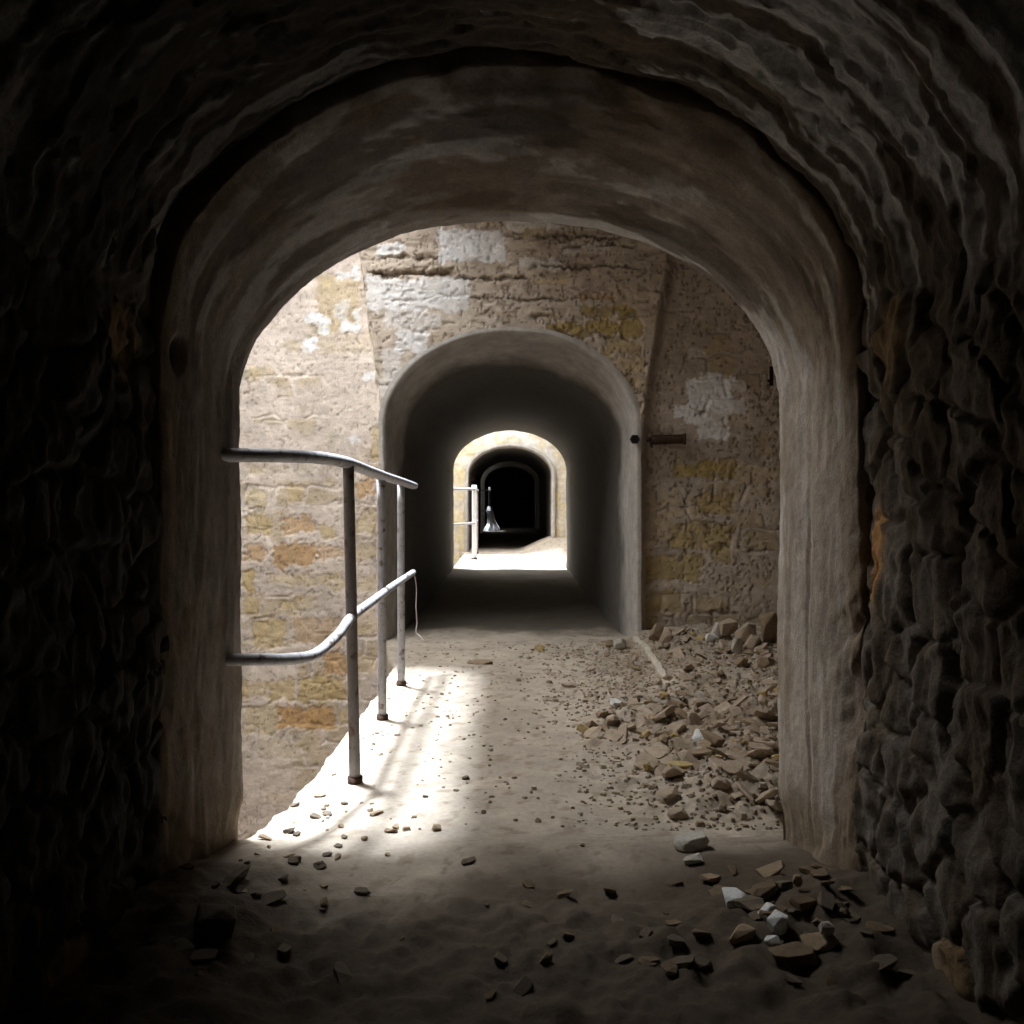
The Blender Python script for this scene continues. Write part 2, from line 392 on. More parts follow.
def wall_fn(X, Z):
    PX = VX + X * F / 6.8; PY = VY - (Z - EYE) * F / 6.8
    w = 5.5 * fbm(PX / 8, PY / 8, 1, 4, 81) + 3.0 * fbm(PX / 2.6, PY / 2.6, 2, 2, 82)
    # the surround of the passage stands forward, widening upwards
    el = np.interp(PY, [200, 265, 400, 440, 2000], [352, 361, 379, 382, 384]) + 1.5 * fbm(PY / 9, 3, 3, 3, 83)
    er = np.interp(PY, [200, 275, 400, 440, 2000], [668, 661, 642, 639.5, 638]) + 1.2 * fbm(PY / 9, 8, 3, 3, 84)
    er2 = er + np.interp(PY, [200, 275, 400, 470], [18, 17, 13, 8])
    fro = ss(el - 1.2, el + 1.2, PX) * ss(er2, er, PX)
    yy = np.where(fro > 0, 0, 0) + 6.86 - .10 * fro
    left = ss(2, -2, PX - el); right = ss(-2, 2, PX - er2)
    base = np.zeros(X.shape + (3,)) + np.array((.50, .415, .335))
    base = mixc(base, (.66, .565, .49), left)  # left part made paler, its stronger skylight put into the colour
    base = mixc(base, (.49, .405, .33), right)
    n = fbm(PX / 40, PY / 30, 5, 5, 85)
    base = base * (1 + .28 * n + .12 * fbm(PX / 6, PY / 6, 5, 3, 86))[..., None]
    base = mixc(base, (.36, .30, .19), .5 * left * ss(.2, .6, fbm(PX / 25, PY / 12, 3, 4, 87)))
    # render lost in coursed patches
    f1, f2, cid = worley(PX / 34 + .5 * np.floor(PY / 22), PY / 22, 90, .45)
    lost = ss(.05, .3, fbm(PX / 45, PY / 38, 9, 4, 91) + .25 * ss(440, 520, PY) - .15)
    base = mixc(base, (.46, .35, .19), lost * ss(.12, .2, f2 - f1) * .5 * (cid > .45))
    d = .014 * fbm(PX / 60, PY / 60, 1, 3, 92) + .006 * fbm(PX / 9, PY / 9, 1, 4, 93)
    low = ss(430, 470, PY)
    d = d - lost * ss(.14, .02, f2 - f1) * .012
    for (x0, y0, x1, y1, c, k) in STONES:
        s = (PX > x0 - 12) & (PX < x1 + 12) & (PY > y0 - 12) & (PY < y1 + 12)
        if not s.any(): continue
        m = box_mask(PX[s], PY[s], x0, y0, x1, y1, w[s])
        tint = 1 + .25 * fbm(PX[s] / 9, PY[s] / 5, 4, 3, 94)
        b = base[s]; mm = (m * k)[:, None]
        base[s] = b * (1 - mm) + np.array(c) * tint[:, None] * mm
        edge = m * (1 - m) * 4
        d[s] += -.008 * k * m + .004 * m * fbm(PX[s] / 5, PY[s] / 5, 2, 2, 95) - .010 * edge * k
    # pocks and dark specks in the render
    pk = fbm(PX / 2.0, PY / 3.6, 3, 3, 96)
    dens = fbm(PX / 35, PY / 35, 3, 3, 97)
    pm = ss(.30, .48, pk + .22 * dens - .06 * left) 
    base = mixc(base, (.17, .13, .095), pm * (.75 - .35 * left)); d = d - .010 * pm
    gm = ss(.1, .4, fbm(PX / 14, PY / 4.5, 8, 4, 98) + .25 * dens) * (.4 + .6 * fro * ss(345, 335, PY))
    base = mixc(base, (.30, .235, .175), gm * (.55 - .25 * left)); d = d - .008 * gm
    for (x0, y0, x1, y1, k) in WHITES:
        s = (PX > x0 - 16) & (PX < x1 + 16) & (PY > y0 - 16) & (PY < y1 + 16)
        if not s.any(): continue
        m = box_mask(PX[s], PY[s], x0, y0, x1, y1, w[s] * .95, 1.2, 4.0) * k
        m = m * (1 - .25 * ss(.2, .5, fbm(PX[s] / 8, PY[s] / 6, 5, 3, 99)))
        base[s] = base[s] * (1 - m[:, None]) + np.array((.84, .83, .83)) * m[:, None]
        d[s] += .004 * m
    # cracked ledges over the passage
    for (ya, xa, xb, dep, th, sd) in ((274, 370, 454, .05, 2.2, 1), (279, 455, 530, .03, 1.6, 2), (238, 505, 620, .02, 1.5, 3), (259, 380, 440, .025, 1.6, 4), (268, 530, 640, .03, 1.5, 5), (247, 560, 640, .02, 1.2, 6), (300, 470, 585, .02, 1.0, 7), (318, 532, 552, .03, 1.6, 8)):
        cy = ya + 4.5 * fbm(PX / 14, sd * 5.0, 1, 4, 100 + sd, .65) + 2 * fbm(PX / 4, PY / 4, sd, 2, 120)
        th = th * (.9 + 1.3 * fbm(PX / 9, sd * 3.0, 2, 3, 121)).clip(.15, 2)
        m = ss(th * 1.6, th * .4, np.abs(PY - cy)) * ss(xa - 4, xa + 6, PX) * ss(xb + 4, xb - 6, PX)
        d = d - dep * m; base = mixc(base, (.12, .09, .065), m * .6)
    tt = np.clip((PX - 552) / 50, 0, 1)      # slanting edge where render fell off
    cy = 324 + 46 * tt + 3 * fbm(PX / 5, 1, 1, 3, 110)
    m = ss(3, .8, np.abs(PY - cy)) * ss(548, 556, PX) * ss(612, 600, PX)
    d = d - .025 * m; base = mixc(base, (.16, .12, .085), m * .7)
    # pale arris on the left edge of the surround
    ar = ss(2.2, .6, np.abs(PX - el + .5)) * ss(330, 350, PY) * ss(470, 400, PY)
    base = mixc(base, (.85, .78, .66), ar)
    ch = ss(er - 1, er + 2, PX) * ss(er2 + 1, er2 - 2, PX)
    base = mixc(base, (.58, .49, .41), ch * .6)
    # darker brown foot on the right
    base = mixc(base, (.27, .20, .13), .6 * right * ss(600, 640, PY + 20 * n))
    return yy - d * (1 - .35 * left), base

def wall_grid(name, xs, zs, fn, mat, hole=None, flip=False):
    X, Z = np.meshgrid(xs, zs)
    y, c = fn(X, Z)
    V = np.stack([X, y, Z], -1)
    keep = None
    if hole is not None:
        xc, zc = (X[1:, 1:] + X[:-1, :-1]) / 2, (Z[1:, 1:] + Z[:-1, :-1]) / 2
        keep = ~inside_arch(xc, zc, *hole)
        keep &= ~((np.abs(xc) < hole[0]) & (zc < -.25) & (zc < -90))
    return tag(mesh_np(name, V, grid_quads(len(zs), len(xs), keep, flip), mat, c), kind='structure')

xs = np.concatenate([np.linspace(-3.25, -2.15, 16)[:-1], np.arange(-2.15, 2.1, .0095), np.linspace(2.1, 2.35, 6)])
zs = np.concatenate([np.linspace(-3.0, -1.65, 14)[:-1], np.arange(-1.65, 3.25, .0095), np.linspace(3.25, 3.8, 10)])
wall_grid('wall_back', xs, zs, wall_fn, M_PLASTER, (.952, 2.335, 1.60))

# ---- deeper back walls
def deep_fn(y0, seed):
    def fn(X, Z):
        f1, f2, cid = worley(X * 4 + .5 * np.floor(Z * 6), Z * 6, seed, .45)
        c = np.zeros(X.shape + (3,)) + np.array((.56, .49, .39))
        c = c * (1 + .25 * fbm(X * 4, Z * 4, 1, 4, seed + 1))[..., None]
        c = mixc(c, (.56, .45, .22), ss(.1, .2, f2 - f1) * (cid > .4) * .6)
        c = mixc(c, (.74, .72, .68), ss(.1, .4, fbm(X * 3, Z * 3, 4, 4, seed + 2)) * .6 * ss(1.2, 1.8, Z))
        d = .02 * fbm(X * 6, Z * 6, 1, 4, seed + 3) - .015 * ss(.1, .02, f2 - f1)
        return y0 - d, c
    return fn
xs2 = np.arange(-3.25, 2.36, .04); zs2 = np.arange(-3.0, 3.81, .04)
wall_grid('wall_back.001', xs2, zs2, deep_fn(17.34, 130), M_PLASTER, (.83, 2.06, 1.49))
wall_grid('wall_back.002', xs2, zs2, deep_fn(29.53, 140), M_PLASTER, (.85, 2.08, 1.49))

# ---- shaft side of the near walls (seen from inside the shafts only)
def plain_fn(y0, seed):
    def fn(X, Z):
        c = np.zeros(X.shape + (3,)) + np.array((.46, .385, .315))
        c = c * (1 + .25 * fbm(X * 4, Z * 4, 1, 4, seed))[..., None]
        return y0 + .012 * fbm(X * 6, Z * 6, 1, 4, seed + 3), c
    return fn
wall_grid('wall_near', xs2, zs2, plain_fn(2.87, 150), M_PLASTER, (.885, 2.01, 1.41), True)
wall_grid('wall_near.001', xs2, zs2, plain_fn(13.595, 160), M_PLASTER, (.90, 2.12, 1.48), True)
wall_grid('wall_near.002', xs2, zs2, plain_fn(25.985, 170), M_PLASTER, (.90, 2.12, 1.48), True)

# ------------------------------------------------------------------ enclosure: side walls, shaft bottom, slab with the sky openings
bm = bmesh.new(); add_box(bm, -3.4, -3.2, -2.4, 42, -3.2, 5.2); tag(bm_obj('wall_left', bm, M_SHELL), kind='structure')
bm = bmesh.new(); add_box(bm, 2.3, 2.5, -2.4, 42, -3.2, 5.2); tag(bm_obj('wall_right', bm, M_DARKSHELL), kind='structure')
bm = bmesh.new(); add_box(bm, -3.4, 2.5, -2.4, 42, -3.3, -3.0); tag(bm_obj('floor_shaft', bm, M_SHELL), kind='structure')
bm = bmesh.new(); add_box(bm, -3.4, 2.5, -2.4, -2.0, -3.3, 5.2); tag(bm_obj('wall_rear', bm, M_DARKSHELL), kind='structure')
bm = bmesh.new(); add_box(bm, -3.4, 2.5, 39.9, 42, -3.3, 5.2); tag(bm_obj('wall_end', bm, M_DARKSHELL), kind='structure')
OPEN = [(-3.15, -.89, 3.43, 6.35), (-3.15, .35, 13.75, 17.30), (-1.6, -.9, 27.6, 28.7)]
ZC, ZT = 3.7, 5.1
bm = bmesh.new(); yp = -2.4
for (x0, x1, y0, y1) in OPEN:
    add_box(bm, -3.4, 2.5, yp, y0, ZC, ZT)
    add_box(bm, -3.4, x0, y0, y1, ZC, ZT); add_box(bm, x1, 2.5, y0, y1, ZC, ZT)
    yp = y1
add_box(bm, -3.4, 2.5, yp, 42, ZC, ZT)
tag(bm_obj('ceiling', bm, M_DARKSHELL), kind='structure')

# ------------------------------------------------------------------ floor
def left_edge(y):
    e = np.interp(y, [-3, 2.80, 2.86, 3.3, 4.4, 5.3, 5.8, 6.5, 6.9, 13.5, 13.65, 17.2, 17.4, 26, 26.1, 29.4, 29.6, 50],
                  [-1.1, -1.1, -.83, -.775, -.745, -.725, -.74, -.90, -1.0, -1.0, -.86, -.86, -1.0, -1.0, -.8, -.8, -1.0, -1.0])
    j = ((y > 2.86) & (y < 6.4)) * (.018 * fbm(y * 9, 2, 2, 4, 201) + .012 * np.round(fbm(y * 14, 5, 2, 2, 202) * 2) / 2)
    return e + j

def right_edge(y):
    return np.interp(y, [-3, 2.84, 2.90, 6.86, 6.9, 13.5, 13.65, 17.2, 17.4, 26, 26.1, 29.4, 29.6, 50],
                     [1.1, 1.1, 2.3, 2.3, 1.05, 1.05, 2.3, 2.3, 1.0, 1.0, 2.3, 2.3, 1.0, 1.0])

def floor_h(x, y):
    x = np.asarray(x, float); y = np.asarray(y, float)
    h = .014 * fbm(x * 2.5, y * 2.5, 0, 3, 211) + .005 * fbm(x * 11, y * 11, 0, 3, 212)
    ch = ss(2.95, 3.3, y) * ss(6.95, 6.75, y)
    edge = .25 * fbm(x * 3, y * 3, 1, 3, 213)
    heap = ch * ss(.55, 1.7, x + edge * .4) * .07 * (1 + .5 * fbm(x * 5, y * 5, 2, 3, 214))
    heap = heap + ch * ss(.84, .98, x) * ss(4.85, 5.15, y) * .04
    heap = heap + ch * ss(.80, 1.1, x) * ss(6.2, 6.75, y) * .02
    heap = heap + ss(.35, .75, x + edge) * ss(3.0, 3.4, y) * ss(5.2, 4.3, y) * .035
    rough = ss(.35, .8, x + edge) * (ss(2.9, 3.3, y) * ss(6.9, 6.6, y))
    heap = heap + rough * (.6 + .8 * ss(5.2, 4.6, y)) * (.030 * np.abs(fbm(x * 9, y * 12, 1, 4, 215, .6)) + .030 * fbm(x * 16, y * 18, 1, 3, 217) + .016 * fbm(x * 34, y * 34, 1, 2, 216))
    fr = ss(.35, .95, np.abs(x) + .2 * fbm(x * 4, y * 4, 1, 3, 217)) * ss(2.95, 2.4, y) * ss(-1, 1, y)
    heap = heap + fr * (.07 + .03 * fbm(x * 9, y * 9, 1, 3, 218))
    heap = heap + ss(2.75, 2.2, y) * (.01 + .022 * fbm(x * 9, y * 9, 3, 4, 219, .65) + .022 * fbm(x * 18, y * 18, 3, 3, 220))
    # sand slope at the mouth of the third passage
    heap = heap + .28 * ss(.1, .9, x) * ss(16.2, 17.4, y) * ss(19.5, 18.2, y)
    # keep level against the left edge by the railing
    return h * (1 - .6 * ss(-.4, -.7, x) * (y > 2.9)) + heap

rows = np.concatenate([np.arange(-2.1, 1.4, .06), np.arange(1.4, 7.0, .0135), np.arange(7.0, 30, .06), np.arange(30, 41, .5)])
u = np.linspace(0, 1, 190)
XL, XR = left_edge(rows), right_edge(rows)
X = XL[:, None] + (XR - XL)[:, None] * u[None, :]
Y = np.repeat(rows[:, None], len(u), 1)
Z = floor_h(X, Y)
c = np.zeros(X.shape + (3,)) + np.array((.40, .335, .265))
c = c * (1 + .22 * fbm(X * 3, Y * 3, 0, 4, 221) + .12 * fbm(X * 14, Y * 14, 0, 3, 222))[..., None]
rub = ss(.35, .9, X + .3 * fbm(X * 3, Y * 3, 1, 3, 213)) * ss(2.9, 3.3, Y) * ss(6.9, 6.6, Y)
c = mixc(c, (.30, .225, .15), rub * ss(-.3, .15, fbm(X * 10, Y * 10, 2, 4, 223)) * (.55 + .3 * ss(5.0, 4.5, Y)))
c = mixc(c, (.20, .15, .10), ss(.28, .45, fbm(X * 26, Y * 20, 2, 3, 224)) * .55)
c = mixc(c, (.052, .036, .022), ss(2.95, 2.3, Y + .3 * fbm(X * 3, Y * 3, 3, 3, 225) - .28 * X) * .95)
c = mixc(c, (.10, .082, .062), ss(7.0, 7.5, Y + .3 * fbm(X * 3, Y * 3, 4, 3, 226)) * (ss(13.4, 13.2, Y) + ss(18.2, 18.8, Y)) * .95)  # floor inside the passages darkened, shade under the vault painted in
c = mixc(c, (.30, .29, .28), ss(.25, .1, np.hypot((X - .85) * .8, Y - 4.7)) * .35)
# skirt down the left side (edge of the walkway, wall of the shaft)
nsk = 8
def skirt(k): return np.array([.0, .03, .12, .25, .6, 1.2, 2.0, 3.1])[k]
SX = np.zeros((len(rows), nsk)); SY = SX.copy(); SZ = SX.copy()
for k in range(nsk):
    dz = skirt(k)
    SX[:, k] = X[:, 0] - (.012 if k in (1, 2) else 0) + .015 * fbm(rows * 8, dz * 8, 1, 3, 231) * (k > 0)
    SY[:, k] = rows; SZ[:, k] = Z[:, 0] - dz
AX = np.concatenate([SX[:, :0:-1], X], 1); AY = np.concatenate([SY[:, :0:-1], Y], 1); AZ = np.concatenate([SZ[:, :0:-1], Z], 1)
AC = np.concatenate([np.zeros((len(rows), nsk - 1, 3)) + np.array((.40, .33, .26)), c], 1)
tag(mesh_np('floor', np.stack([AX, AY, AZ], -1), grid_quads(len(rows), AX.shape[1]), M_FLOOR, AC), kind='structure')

# ------------------------------------------------------------------ railings
def make_railing(dy, top_pts, mid_pts, posts, label, seed):
    root = bpy.data.objects.new('railing', None); link(root); root.location = (-.6, posts[0][1], 0)
    root['label'] = label; root['category'] = 'railing'
    off = Vector(root.location)
    L = lambda P: [Vector(p) - off for p in P]
    bm = bmesh.new(); add_tube(bm, L(spline(top_pts, 7)),   .031, 16, .022, wob=.05, seed=seed)
    top = bm_obj('top_rail', bm, M_STEEL, root, True)
    bm = bmesh.new(); add_tube(bm, L(spline(mid_pts, 7)), .019, 14, wob=.05, seed=seed + 1)
    bm_obj('mid_rail', bm, M_STEEL, root, True)
    for k, (xb, y, xt, zt, r) in enumerate(posts):
        zb = float(floor_h(xb, y)) - .02
        n = 12
        P = [Vector((xb + (xt - xb) * t, y, zb + (zt - zb) * t)) for t in np.linspace(0, 1, n)]
        bm = bmesh.new(); add_tube(bm, L(P), r, 14, wob=.05, seed=seed + 5 + k)
        po = bm_obj('post', bm, (M_STEEL if k else M_SHADESTEEL) if r < .035 else M_WHITEPAINT, root, True)
        bm = bmesh.new(); add_tube(bm, L([(xb, y, zb + .002), (xb, y, zb + .045)]), r * 1.35, 14)
        bm_obj('collar', bm, M_RUST, po, True)
    return root

top_pts = [(-.905, 2.735, 1.222), (-.82, 2.80, 1.224), (-.735, 2.89, 1.226), (-.66, 3.08, 1.228), (-.625, 3.40, 1.224), (-.62, 3.9, 1.208), (-.62, 4.45, 1.192), (-.612, 5.2, 1.172), (-.607, 5.66, 1.158)]
mid_pts = [(-.905, 2.74, .598), (-.80, 2.82, .585), (-.72, 2.93, .566), (-.665, 3.08, .556), (-.625, 3.28, .592), (-.605, 3.45, .634), (-.605, 4.0, .632), (-.607, 4.6, .629), (-.60, 5.2, .625), (-.598, 5.55, .622)]
posts = [(-.592, 3.44, -.618, 1.216, .0215), (-.625, 4.41, -.632, 1.186, .0215), (-.628, 5.2, -.630, 1.165, .0215)]
make_railing(0, top_pts, mid_pts, posts, 'long steel railing with three posts along the sunlit walkway edge, nearest of all', 1)
make_railing(0, [(-1.30, 13.64, 1.20), (-1.15, 14.2, 1.20), (-.80, 14.9, 1.20), (-.61, 15.4, 1.20), (-.61, 16.0, 1.20), (-.61, 16.9, 1.19)],
             [(-1.30, 13.64, .62), (-1.15, 14.2, .62), (-.80, 14.9, .62), (-.61, 15.4, .62), (-.61, 16.0, .62), (-.61, 16.9, .62)],
             [(-.61, 15.4, -.61, 1.27, .042), (-.62, 16.2, -.62, 1.18, .022), (-.62, 16.9, -.62, 1.18, .022)],
             'small distant railing with a thick white post at the far sunlit opening', 30)
make_railing(0, [(-1.05, 26.04, 1.24), (-.85, 26.7, 1.24), (-.64, 27.3, 1.24), (-.63, 28.1, 1.24), (-.63, 28.8, 1.23)],
             [(-1.05, 26.04, .62), (-.85, 26.7, .62), (-.64, 27.3, .62), (-.63, 28.1, .62), (-.63, 28.8, .62)],
             [(-.63, 27.6, -.63, 1.34, .03), (-.63, 28.3, -.63, 1.23, .022)],
             'farthest tiny railing post with white cloth wrapped around its foot', 60)

# white cloth wrapped round the farthest post
n_t, n_z = 48, 26
th = np.linspace(0, 2 * math.pi, n_t + 1)
zz = np.linspace(0, 1, n_z)
TH, ZZ = np.meshgrid(th, zz)
prof = np.interp(ZZ, [0, .12, .3, .5, .68, .85, 1], [.25, .22, .14, .115, .11, .09, .05])
R = .78 * prof * (1 + .22 * np.sin(TH * 5 + 2 * ZZ) * (1 - .4 * ZZ) + .10 * np.sin(TH * 9 + 1) )
CX = -.60 + .03 * np.sin(ZZ * 5) + R * np.cos(TH) * 1.1 + .10 * np.maximum(0, .4 - ZZ); CY = 27.6 + R * np.sin(TH)
CZ = float(floor_h(-.6, 27.6)) - .005 + .76 * ZZ
cl = mesh_np('cloth', np.stack([CX - (-.6), CY - 27.6, CZ], -1), grid_quads(n_z, n_t + 1), M_CLOTH)
cl.location = (-.6, 27.6, 0)
tag(cl, 'small white cloth hanging around the farthest railing post', 'cloth')

# loose wire hanging from the end of the lower rail
e = at(413, 571, 5.53)
wp = [at(412, 572, 5.54), at(415, 578, 5.55), at(416.5, 590, 5.55), at(416, 606, 5.55), at(417, 622, 5.55), at(416, 632, 5.55), at(420, 636, 5.55), at(423.5, 640, 5.56)]
bm = bmesh.new(); o0 = Vector(wp[0])
add_tube(bm, [p - o0 for p in spline(wp, 6)], .0036, 6)
w = bm_obj('wire', bm, M_WIRE, None, True); w.location = o0
tag(w, 'thin pale wire dangling from the end of the lower rail', 'wire')

# ------------------------------------------------------------------ ironwork on the back wall
root = bpy.data.objects.new('pipe_stub', None); link(root); p0 = at(667, 439.5, 6.80); root.location = p0
tag(root, 'rusty dark pipe stub lying flat on the right wall below white patch', 'pipe')
bm = bmesh.new()
ax = Vector((.98, -.10, .02)).normalized()
add_tube(bm, [ax * t for t in np.linspace(-.115, .135, 9)], .036, 18, wob=.06, seed=3)
bm_obj('tube', bm, M_RUST, root, True)
bm = bmesh.new(); add_tube(bm, [ax * .120, ax * .140], .043, 18); bm_obj('end_collar', bm, M_RUST, root, True)
bm = bmesh.new(); add_tube(bm, [(-.125, .00, .0), (-.150, -.02, -.01)], .012, 10); add_tube(bm, [(-.145, -.03, .012), (-.118, -.025, -.062)], .014, 8, .006)
bm_obj('clip', bm, M_BLACKIRON, root, True)
bm = bmesh.new(); add_tube(bm, [(.05, .05, 0), (.05, -.02, 0)], .02, 10); bm_obj('wall_pin', bm, M_BLACKIRON, root, True)

p = at(634, 439.5, 6.74); root = bpy.data.objects.new('iron_bolt', None); link(root); root.location = p
tag(root, 'black iron bolt head beside the right edge of the passage arch', 'bolt')
bm = bmesh.new(); add_tube(bm, [(0, .06, 0), (0, -.03, 0)], .019, 10); bm_obj('shank', bm, M_BLACKIRON, root, True)
bm = bmesh.new(); add_tube(bm, [(0, -.012, 0), (.004, -.045, 0)], .036, 6); bm_obj('head', bm, M_BLACKIRON, root)

p = at(771, 376, 6.80); root = bpy.data.objects.new('iron_bracket', None); link(root); root.location = p
tag(root, 'narrow upright black iron bracket high on right wall by the near jamb', 'bracket')
bm = bmesh.new(); add_box(bm, -.013, .013, -.02, .0, -.075, .07); bmesh.ops.bevel(bm, geom=bm.edges[:], offset=.004, segments=2); bm_obj('plate', bm, M_BLACKIRON, root)
bm = bmesh.new(); add_tube(bm, [(0, .06, -.03), (0, -.03, -.03)], .012, 10); bm_obj('pin', bm, M_BLACKIRON, root, True)

# ------------------------------------------------------------------ kerb
def kerb_pt(px, py):
    return on_floor(px, py, .05)
kp = [(.905, 6.60), (.915, 6.2), (.905, 5.75), (.885, 5.35), (.868, 4.95)]
bm = bmesh.new()
K = spline([(x, y, 0) for x, y in kp], 8)
prev = None
rnd = random.Random(5)
for i, q in enumerate(K):
    h = (.05 + .018 * (rnd.random() - .5)) * min(1, (len(K) - i) / 9)
    zf = float(floor_h(q.x - .03, q.y))
    ring_ = [bm.verts.new((q.x + dx + .006 * (rnd.random() - .5), q.y, z)) for dx, z in ((-.008, zf - .05), (-.008, zf + h * .8), (0, zf + h), (.024, zf + h + .004), (.034, zf + h * .8), (.034, zf - .05))]
    if prev:
        for a in range(5): bm.faces.new((prev[a], prev[a + 1], ring_[a + 1], ring_[a]))
    else: bm.faces.new(ring_)
    prev = ring_
bm.faces.new(prev[::-1])
tag(bm_obj('kerb', bm, M_KERB), 'pale broken kerb strip running from passage corner beside the rubble', 'kerb')

# ------------------------------------------------------------------ stones
def stone_mesh(name, sx, sy, sz, seed, mat, n=22, chop=.75, bevel=.08):
    rnd = random.Random(seed)
    bm = bmesh.new()
    for _ in range(n):
        v = Vector((rnd.gauss(0, 1), rnd.gauss(0, 1), rnd.gauss(0, 1))).normalized()
        m = max(abs(v.x), abs(v.y), abs(v.z))
        v = v * (chop / m + (1 - chop))          # between a ball and a block
        bm.verts.new((v.x * sx, v.y * sy, v.z * sz))
    r = bmesh.ops.convex_hull(bm, input=bm.verts[:])
    bmesh.ops.delete(bm, geom=[g for g in r['geom_interior'] + r['geom_unused'] if isinstance(g, bmesh.types.BMVert)], context='VERTS')
    for ax, lim in enumerate((sx, sy, sz)):
        vals = [v.co[ax] for v in bm.verts]; lo, hi = min(vals), max(vals)
        for v in bm.verts: v.co[ax] = ((v.co[ax] - lo) / (hi - lo) * 2 - 1) * lim
    bmesh.ops.dissolve_limit(bm, angle_limit=.30, verts=bm.verts[:], edges=bm.edges[:])
    try:
        bmesh.ops.bevel(bm, geom=bm.edges[:], offset=bevel * min(sx, sy, sz), segments=1, affect='EDGES')
    except Exception: pass
    bmesh.ops.triangulate(bm, faces=[f for f in bm.faces if len(f.verts) > 4])
    bmesh.ops.recalc_face_normals(bm, faces=bm.faces)
    me = bpy.data.meshes.new(name); bm.to_mesh(me); bm.free(); me.materials.append(mat)
    return me

def put_stone(name, px, py, wpx, hpx, mat, label, seed, tilt=(0, 0, 0), thick=None, lift=0.0, chop=.75, cat='stone', n=22):
    """a single stone: photo pixel of its middle, size in photo pixels; sits on the ground at its depth"""
    y = 3.0
    h = 0.0
    for _ in range(30):
        yb = F * (EYE - h) / (py + hpx * .35 - VY)
        xb = (px - VX) * yb / F
        h = .5 * h + .5 * (float(floor_h(xb, yb)) + lift)
    s = yb / F
    sx = wpx * s / 2; sz = (thick if thick else hpx * s) / 2; sy = sx * .7
    me = stone_mesh(name, sx, sy, sz, seed, mat, n=n, chop=chop)
    o = link(bpy.data.objects.new(name, me))
    o.rotation_euler = Euler(tilt)
    R3 = o.rotation_euler.to_matrix()
    zmin = min((R3 @ v.co).z for v in me.vertices)
    o.location = (xb, yb, h - zmin - sz * .22)
    return tag(o, label, cat)

